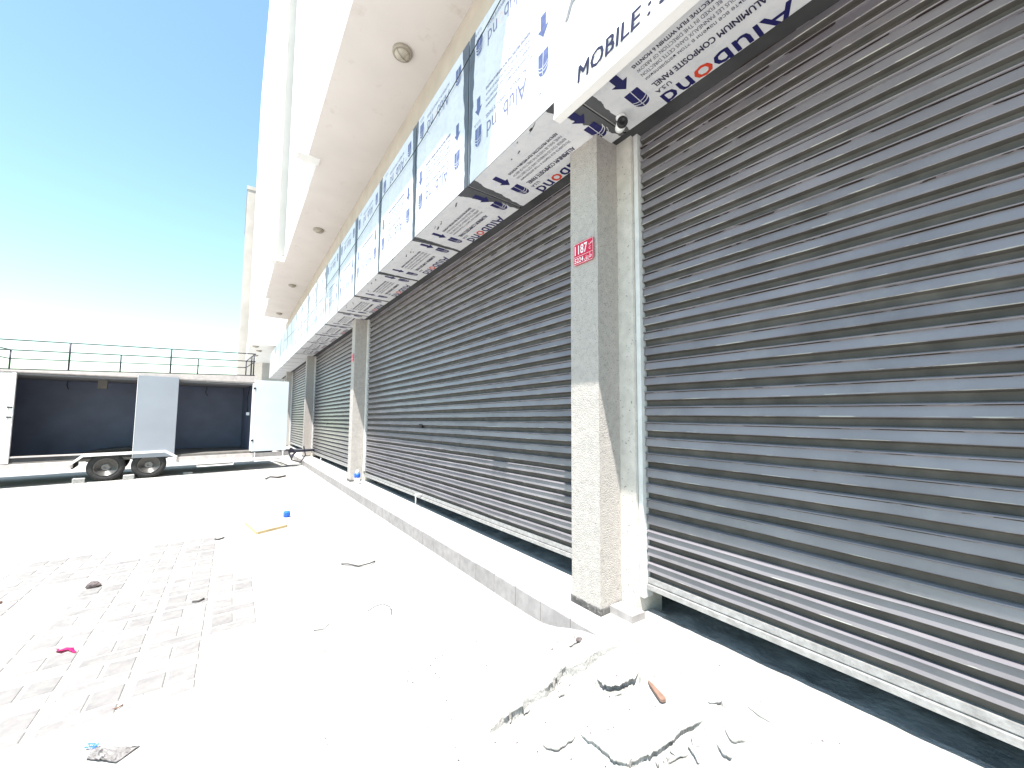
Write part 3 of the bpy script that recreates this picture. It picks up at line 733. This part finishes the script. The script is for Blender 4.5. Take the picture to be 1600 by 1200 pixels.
# ------------------------------------------------------------------ trailer
TS = 1.135
def Z(zm): return 1.5+(zm-1.5)*TS
T = empty('trailer', (-2.5, 13.4, 0), math.radians(6.5)); tag(T, 'long white trailer with open side hatches and a black roof railing, parked across the yard', 'trailer')
D = 2.15; ul, ur = -3.9, 3.02
zf, zt0, zt1 = Z(.50), Z(2.25), Z(2.42)
def TB(name, lo, hi, m, bev=.004, parent=T): return box(name, lo, hi, m, parent, bev)
ul = -3.5
def zrb(u): return Z(2.268)+.006*u
def zrt(u): return Z(2.345)+.040*u
prism('roof', [(ul, zrb(ul)), (ur, zrb(ur)), (ur, zrt(ur)), (ul, zrt(ul))], 'y', -.02, D, M['t_pink'], T)
prism('header', [(ul, zt0-.002), (ur-.05, zt0-.002), (ur-.05, zrb(ur)-.004), (ul, zrb(ul)-.004)], 'y', -.008, .04, M['t_pink'], T)
TB('floor', (ul, .02, zf-.06), (ur, D, zf), M['t_floor'])
TB('back_panel', (ul, D-.04, zf), (ur, D-.003, zt0-.003), M['t_in'], 0)
TB('end_panel', (ur-.05, .05, zf), (ur, D-.045, zt0-.003), M['t_in'], 0)
TB('end_panel', (ul, .05, zf), (ul+.05, D-.045, zt0-.003), M['t_in'], 0)
TB('ceiling_panel', (ul+.06, .03, zt0-.05), (ur-.06, D-.045, zt0-.004), mat('trailer_ceiling', (.16, .16, .17), .7), 0)
sp_ = TB('side_panel', (ul, -.012, zf-.02), (-1.50, .03, zt0-.004), M['t_scr'], .003)
TB('corner_post', (-1.498, -.018, zf-.02), (-1.44, .06, zt0-.003), M['t_white'], .004)
TB('side_panel', (.50, -.0, zf-.02), (1.26, .03, zt0-.004), M['t_white'], .003)
TB('corner_post', (2.93, -.018, zf), (3.0, .06, zt0-.003), M['t_white'], .004)
TB('sill', (-1.44, .0, Z(.585)), (.50, .05, Z(.615)), M['t_pink'])
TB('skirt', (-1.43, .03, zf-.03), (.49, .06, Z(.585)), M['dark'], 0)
# latches on corner post
for zz in (1.55, 1.36): TB('latch', (-1.52, -.05, Z(zz)), (-1.45, -.016, Z(zz)+.03), M['black'], .003)
# doors
dr = TB('door', (.49, -.085, Z(.475)), (1.27, -.055, Z(2.305)), M['t_door'], .004)
box('edge_trim', (.478, -.09, Z(.475)), (.4885, -.05, Z(2.305)), M['t_white'], dr)
dr = TB('door', (2.98, -.085, Z(.49)), (3.86, -.055, Z(2.34)), M['t_door2'], .004)
dr['label'] = 'white door folded open at the right end'
box('edge_trim', (2.966, -.09, Z(.49)), (2.9785, -.05, Z(2.34)), M['t_white'], dr)
for zz in (.75, 2.1):
    box('hinge', (2.94, -.10, Z(zz)), (3.0, -.086, Z(zz)+.05), M['black_steel'], dr)
# chassis
for lo, hi in (((ul, -.012, Z(.33)), (-.50, .06, zf-.033)), ((1.32, -.012, Z(.33)), (3.95, .06, zf-.062))):
    TB('chassis_beam', lo, hi, M['t_pink'], .004)
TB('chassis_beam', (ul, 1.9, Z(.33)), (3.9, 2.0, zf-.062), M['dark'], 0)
TB('cross_member', (3.9, .062, Z(.36)), (3.95, 1.9, zf-.07), M['t_pink'], 0)
TB('chassis_strip', (ul, -.05, Z(.285)), (-.52, -.015, Z(.325)), M['t_white'], .003)
TB('chassis_strip', (1.35, -.05, Z(.30)), (3.0, -.015, Z(.325)), M['t_white'], .003)
TB('shade_box', (-3.4, 1.0, Z(.22)), (-.6, 1.9, zf-.065), M['dark'], .01)  # boxes added to block light and deepen the shadow under the floor
TB('shade_box', (1.4, 1.0, Z(.26)), (3.7, 1.9, zf-.065), M['dark'], .01)
# fender: bent strip above the wheels
fp = [(-.56, Z(.42)), (-.36, Z(.60)), (1.10, Z(.62)), (1.34, Z(.47)), (1.30, Z(.44)), (1.08, Z(.575)), (-.34, Z(.555)), (-.52, Z(.40))]
prism('fender', fp, 'y', -.12, .10, M['t_white'], T)
# wheels
gnd = gz(13.5)
def wheel(u, name='wheel'):
    we = empty(name, (u, .04, gnd+.335)); we.parent = T
    bm = bmesh.new(); lathe_bm(bm, [(.215, -.07), (.25, -.095), (.305, -.09), (.33, -.06), (.335, -.02), (.335, .06), (.31, .1), (.22, .1)], (0, 0, 0), (0, 1, 0), 40)
    # axis ring profile about local y
    bm_obj('tyre', bm, M['tyre'], we, True)
    bm = bmesh.new(); lathe_bm(bm, [(.218, -.075), (.205, -.085), (.19, -.05), (.17, -.035)], (0, 0, 0), (0, 1, 0), 40); bm_obj('rim', bm, M['rim'], we, True)
    bm = bmesh.new(); lathe_bm(bm, [(.172, -.036), (.17, -.040), (.02, -.042)], (0, 0, 0), (0, 1, 0), 32); bm_obj('wheel_disc', bm, M['black_steel'], we, True)
    bm = bmesh.new(); lathe_bm(bm, [(.09, -.065), (.075, -.08), (.05, -.085), (.03, -.07)], (0, 0, 0), (0, 1, 0), 24)
    for k in range(8):
        a = k*math.pi/4; c, s = math.cos(a), math.sin(a)
        q = [(.085, -.020, -.062), (.175, -.013, -.045), (.175, .013, -.045), (.085, .020, -.062)]
        vv = [bm.verts.new((c*r_-s*w_, y_, s*r_+c*w_)) for r_, w_, y_ in q]+[bm.verts.new((c*r_-s*w_, y_+.02, s*r_+c*w_)) for r_, w_, y_ in q]
        bm.faces.new(vv[:4]); bm.faces.new(vv[4:][::-1])
        for e_ in range(4): bm.faces.new((vv[e_], vv[(e_+1) % 4], vv[4+(e_+1) % 4], vv[4+e_]))
    bm_obj('hub', bm, M['rim'], we, True)
    return we
wheel(0.04); wheel(.80)
for u in (.04, .80):
    tube('axle', [(u, .16, gnd+.335), (u, 1.95, gnd+.335)], .04, M['black_steel'], T)
    bm = bmesh.new(); lathe_bm(bm, [(.2, 0), (.335, .02), (.335, .18), (.2, .2)], (u, 1.85, gnd+.335), (0, 1, 0), 32); bm_obj('wheel', bm, M['tyre'], T, True)
tube('spring', [(-.3, .1, gnd+.5), (.04, .1, gnd+.38), (.42, .1, gnd+.52), (.80, .1, gnd+.38), (1.15, .1, gnd+.5)], .03, M['black_steel'], T)
# step frames hung under the right end
def frame(u0, u1, z0, z1, y=-.09):
    bm = bmesh.new(); tube_bm(bm, [(u0, y, z1), (u0, y, z0), (u1, y, z0), (u1, y, z1)], .017, 6); bm_obj('step_frame', bm, M['t_white'], T)
    bm = bmesh.new(); tube_bm(bm, [(u0, .2, z1), (u0, .2, z0), (u1, .2, z0), (u1, .2, z1)], .014, 6); bm_obj('step_frame', bm, M['t_pink'], T)
frame(1.75, 2.55, Z(.20), Z(.42)); frame(3.05, 3.78, Z(.24), Z(.46))
# drawbar
bm = bmesh.new(); tube_bm(bm, [(3.95, .5, Z(.38)), (5.0, 1.05, Z(.36))], .04); tube_bm(bm, [(3.95, 1.6, Z(.38)), (5.0, 1.05, Z(.36))], .04); tube_bm(bm, [(3.95, .0, Z(.44)), (4.05, -.02, Z(.20)), (4.3, .0, Z(.12)), (4.45, .05, Z(.3)), (4.4, .1, Z(.55))], .022)
tube_bm(bm, [(4.0, .05, Z(.52)), (4.15, -.02, Z(.42)), (4.02, -.03, Z(.26))], .045)
bm_obj('drawbar', bm, M['black_steel'], T)
# roof railing
rl = empty('railing', (0, 0, 0)); rl.parent = T
zr0, zr1, zrm = .018, .665, .44
cor = [(ul, .03), (ur-.06, .03), (ur-.06, D+.0), (-1.62, D+.0)]
def bar(a, b, name='rail', r=.014):
    a = (a[0], a[1], a[2]+zrt(a[0])); b = (b[0], b[1], b[2]+zrt(b[0]))
    return tube(name, [a, b], r, M['black_steel'], rl, 6)
for z in (zr1, zrm, zr0):
    bar((ul, .03, z), (ur-.06, .03, z)); bar((-1.95, D, z), (ur+.0, D, z)); bar((ur-.06, .03, z), (ur-.0, D, z)); bar((-2.25, .55, z), (-1.95, D, z))
for u, v in ((-.70, .03), (1.08, .03), (2.93, .03), (-2.6, .03)):
    bar((u, v, zr0), (u, v, zr1), 'post', .017)
for u in (-1.95, .02, 1.75, 3.02): bar((u, D, zr0), (u, D, zr1), 'post', .017)
bar((2.95, .6, zr0), (2.95, .6, zr1), 'post', .02)
# things inside: hanging light fitting, cables
bm = bmesh.new(); bm_box(bm, (-.30, 1.0, Z(2.02)), (-.12, 1.12, Z(2.22)), .01); bm_obj('light_fitting', bm, M['t_floor'], T)
tube('cable', [(-.9, 1.8, Z(2.25)), (-.92, 1.8, Z(2.1)), (-.88, 1.8, Z(2.0))], .012, M['black'], T)
tube('cable', [(1.95, 1.9, Z(2.25)), (2.0, 1.9, Z(2.15)), (1.96, 1.9, Z(2.05)), (2.02, 1.9, Z(1.95))], .010, M['black'], T)
tube('cable', [(2.90, .3, Z(2.2)), (2.86, .3, Z(1.9)), (2.87, .3, Z(1.5))], .014, M['black'], T)
TB('socket', (2.84, .26, Z(1.42)), (2.92, .3, Z(1.50)), M['clear'], .005)
prism('tarp', [(-.6, zf+.03), (-.2, zf+.16), (.3, zf+.2), (.46, zf+.2), (.46, zf+.03)], 'y', .5, 1.1, M['black'], T)

# ------------------------------------------------------------------ small things on the ground
def rough_block(name, loc, size, m, label, cat, rz=0, group=None):
    bm = bmesh.new(); bm_box(bm, (-size[0]/2, -size[1]/2, 0), (size[0]/2, size[1]/2, size[2]), min(size)*.12)
    for v in bm.verts: v.co += Vector([rnd.uniform(-1, 1)*min(size)*.05 for _ in range(3)])
    o = bm_obj(name, bm, m); o.location = loc; o.rotation_euler = (0, 0, rz); tag(o, label, cat, group); return o
for (x, y), lb in (((-2.88, 13.32), 'grey block chocking the trailer\'s left wheel'), ((-2.05, 13.38), 'grey block on the ground between the trailer\'s two wheels'), ((-.95, 13.75), 'small grey block under the trailer right of the wheels')):
    rough_block('wheel_chock', (x, y, gz(y)-.004), (.2, .12, .12 if 'small' not in lb else .06), M['block'], lb, 'block', .15)
# tiled stub block at the foot of the near column
pts = [(2.136, 1.806), (2.27, 1.80), (2.26, 1.614), (2.137, 1.623)]
st_ = prism('tiled_block', pts, 'z', .10, .205, M['tile']); tag(st_, 'pale tiled concrete block wedged at the foot of the near column', 'block')
def lump(name, loc, r, sc, m, label, cat, seed=0, group=None):
    bm = bmesh.new(); bmesh.ops.create_icosphere(bm, subdivisions=2, radius=r)
    for v in bm.verts:
        v.co *= 1+.45*mnoise.noise(v.co*(1.6/r)+Vector((seed, seed, 0))); v.co = Vector((v.co.x*sc[0], v.co.y*sc[1], v.co.z*sc[2]))
    o = bm_obj(name, bm, m); o.location = loc; tag(o, label, cat, group); return o
lump('charred_lump', (-.935, 4.985, gz(5)+.02), .045, (1, .9, .75), M['rock'], 'dark charred lump lying on the pavers at left', 'lump', 3)
def fin(pts, nm, r, m, label, cat, group=None): o = tube(nm, pts, r, m, n=5); tag(o, label, cat, group); return o
fin([(.949, 4.249, gz(4.2)+.012), (1.0, 4.19, gz(4.2)+.02), (1.077, 4.093, gz(4.1)+.01), (1.179, 4.059, gz(4)+.025), (1.252, 4.135, gz(4.1)+.01)], 'twig', .007, M['twig'], 'dark bent twig lying before the tiled step', 'twig')
fin([(.901, 3.114, gz(3)+.006), (.96, 3.125, gz(3)+.02), (1.011, 3.108, gz(3)+.03), (1.045, 3.06, gz(3)+.02), (1.051, 3.017, gz(3)+.012), (1.03, 2.96, gz(3)+.004)], 'wire', .003, M['twig'], 'thin dark wire curling in the middle of the forecourt', 'wire')
fin([(.519, 3.062, gz(3)+.004), (.575, 3.032, gz(3)+.008), (.619, 3.072, gz(3)+.012)], 'wire', .0025, M['twig'], 'short curved wire left of the longer one', 'wire')
fin([(-.20, 4.09, gz(4)+.01), (-.163, 4.069, gz(4)+.012), (-.13, 4.10, gz(4)+.012)], 'stick', .009, M['twig'], 'short dark stick lying across the pavers', 'stick')
fin([(-1.62, 5.02, gz(5)+.01), (-1.445, 4.985, gz(5)+.014)], 'stick', .011, M['wood'], 'brown stick at the left edge on the pavers', 'stick')
fin([(-.12, 6.04, gz(6)+.008), (-.08, 6.0, gz(6)+.014), (-.03, 6.06, gz(6)+.008)], 'stick', .010, M['twig'], 'small brown stick left of the cardboard strip', 'stick')
fin([(.70, 11.3, gz(11.3)+.02), (.80, 11.4, gz(11.4)+.05), (.95, 11.35, gz(11.4)+.03), (1.15, 11.6, gz(11.6)+.02)], 'branch', .022, M['twig'], 'dark broken branch in front of the trailer hitch', 'branch')
fin([(-.43, 2.85, gz(2.8)+.004), (-.41, 2.84, gz(2.8)+.01), (-.395, 2.86, gz(2.8)+.006)], 'leaf_stem', .004, M['wood'], 'tiny brown stem on the dust near the pavers', 'stem')
# folded cardboard strip
cp = [(.20, 6.70), (.31, 6.0), (.66, 6.17)]
bm = bmesh.new()
for (a, b) in zip(cp, cp[1:]):
    d = Vector((b[0]-a[0], b[1]-a[1], 0)).normalized(); nn = Vector((-d.y, d.x, 0))*.012
    for s in ((a, b),):
        A_, B_ = Vector((*a, gz(a[1]))), Vector((*b, gz(b[1])))
        vv = [A_-nn, B_-nn, B_+nn, A_+nn]; tt = [q+Vector((0, 0, .035)) for q in vv]
        bv = [bm.verts.new(q) for q in vv+tt]
        for f in ((0, 1, 2, 3), (4, 5, 6, 7), (0, 1, 5, 4), (1, 2, 6, 5), (2, 3, 7, 6), (3, 0, 4, 7)): bm.faces.new([bv[i] for i in f])
o = bm_obj('cardboard_strip', bm, M['card']); tag(o, 'folded yellow-brown cardboard strip standing on the forecourt', 'cardboard')
# blue crumpled cup
bm = bmesh.new(); lathe_bm(bm, [(.035, 0), (.05, .03), (.046, .07), (.03, .085)], (0, 0, 0), (0, 0, 1), 12)
for v in bm.verts: v.co += Vector([rnd.uniform(-.008, .008) for _ in range(3)])
o = bm_obj('blue_cup', bm, M['blue']); o.location = (.717, 6.80, gz(6.8)); tag(o, 'crumpled bright blue plastic cup on the forecourt', 'cup')
# pink wrapper
bm = bmesh.new(); gg = []
for i in range(6):
    gg.append([bm.verts.new((-.865+.020*i+.006*j+.008*math.sin(i*2.3+j), 3.80-.016*i-.014*j*(1+.4*math.sin(i*1.7)), gz(3.8)+.004+.035*abs(mnoise.noise(Vector((i*.9, j*.9, 2)))))) for j in range(5)])
for a, b in zip(gg, gg[1:]):
    for j in range(4): bm.faces.new((a[j], a[j+1], b[j+1], b[j]))
bmesh.ops.solidify(bm, geom=bm.faces[:], thickness=.0015)
o = bm_obj('pink_wrapper', bm, M['pink']); tag(o, 'crumpled pink sweet wrapper on the pavers', 'wrapper')
# crumpled printed sheet
bm = bmesh.new(); gg = []
c0, c1, c2, c3 = Vector((-.444, 2.575, 0)), Vector((-.272, 2.468, 0)), Vector((-.343, 2.405, 0)), Vector((-.452, 2.505, 0))
for i in range(13):
    gg.append([])
    for j in range(9):
        s, t = i/12, j/8; p = c0.lerp(c1, s).lerp(c3.lerp(c2, s), t)
        gg[-1].append(bm.verts.new((p.x, p.y, gz(2.5)+.003+.016*abs(mnoise.noise(Vector((i*.55, j*.6, 7))))+(.006 if j == 8 else 0))))
for a, b in zip(gg, gg[1:]):
    for j in range(8): bm.faces.new((a[j], a[j+1], b[j+1], b[j]))
bmesh.ops.solidify(bm, geom=bm.faces[:], thickness=.001)
pp = bm_obj('crumpled_sheet', bm, M['paper'], None); tag(pp, 'crumpled printed plastic sheet with blue lettering at bottom left', 'litter')
bm = bmesh.new(); add_text(bm, 'ZSTRIP', .028, (-.475, 2.585, gz(2.5)+.012), Vector((.75, -.55, 0)).normalized(), Vector((.5, .8, .2)).normalized(), 0, bold=.0015, length=.055)
raw_bm('lettering', bm, [M['blue']], pp)
# wood splinter on the rubble
w0, w1 = Vector((1.769, 1.251, apron_h(1.769, 1.251)+.004)), Vector((1.714, 1.127, apron_h(1.714, 1.127)+.010))
d = (w1-w0).normalized(); sd = d.cross(Vector((0, 0, 1))).normalized()
bm = bmesh.new(); pr = [(0, .003), (.2, .010), (.6, .014), (.93, .017), (1, .010)]; rings = []
for t, w_ in pr:
    c = w0.lerp(w1, t); rings.append([bm.verts.new(c+sd*w_), bm.verts.new(c+sd*w_+Vector((0, 0, .012))), bm.verts.new(c-sd*w_*.8+Vector((0, 0, .014))), bm.verts.new(c-sd*w_*.9)])
for a, b in zip(rings, rings[1:]):
    for q in range(4): bm.faces.new((a[q], a[(q+1) % 4], b[(q+1) % 4], b[q]))
bm.faces.new(rings[0]); bm.faces.new(rings[-1][::-1])
o = bm_obj('wood_scrap', bm, M['wood']); tag(o, 'reddish-brown splintered wood scrap on the broken concrete', 'wood scrap')
# loose concrete chips
for k, (x, y, r, lb) in enumerate([(1.764, 1.73, .020, 'dark angular chip just below the end of the tiled step'), (1.663, 1.70, .012, 'small pale chip left of the cracked slab edge'),
                                   (1.60, 1.34, .014, 'small chip below the dark hole in the rubble'), (1.88, .985, .022, 'flat concrete chip right of the long crack'),
                                   (1.58, .98, .028, 'concrete lump below the wide crack'), (1.66, .93, .032, 'largest broken concrete lump beside the wide crack'), (1.50, .92, .024, 'concrete lump at the bottom edge under the slab crack'), (1.439, 1.561, .008, 'tiny chip in front of the raised slab edge')]):
    lump('concrete_chip', (x, y, apron_h(x, y)+r*.12), r, (1.2, .9, .5), M['concrete'] if k else M['rock'], lb, 'rubble', k*3)
lump('dry_leaf', (.504, 2.772, gz(2.77)+.004), .035, (1.1, .9, .2), mat('dry_leaf', (.34, .29, .26), .9), 'pale dried leaf on the dust in mid forecourt', 'leaf', 9)
# bottle on the step by the second column
bt = empty('bottle', (2.10, 8.30, gz(8.3)+.155)); tag(bt, 'blue and white plastic bottle standing on the step by the second column', 'bottle')
bm = bmesh.new(); lathe_bm(bm, [(.05, 0), (.058, .02), (.058, .13)], (0, 0, 0), (0, 0, 1), 16); bm_obj('body', bm, M['clear'], bt, True)
bm = bmesh.new(); lathe_bm(bm, [(.059, .13), (.060, .19), (.05, .22)], (0, 0, 0), (0, 0, 1), 16); bm_obj('label_band', bm, M['blue'], bt, True)
bm = bmesh.new(); lathe_bm(bm, [(.05, .22), (.03, .26), (.026, .28)], (0, 0, 0), (0, 0, 1), 16); bm_obj('neck', bm, M['clear'], bt, True)
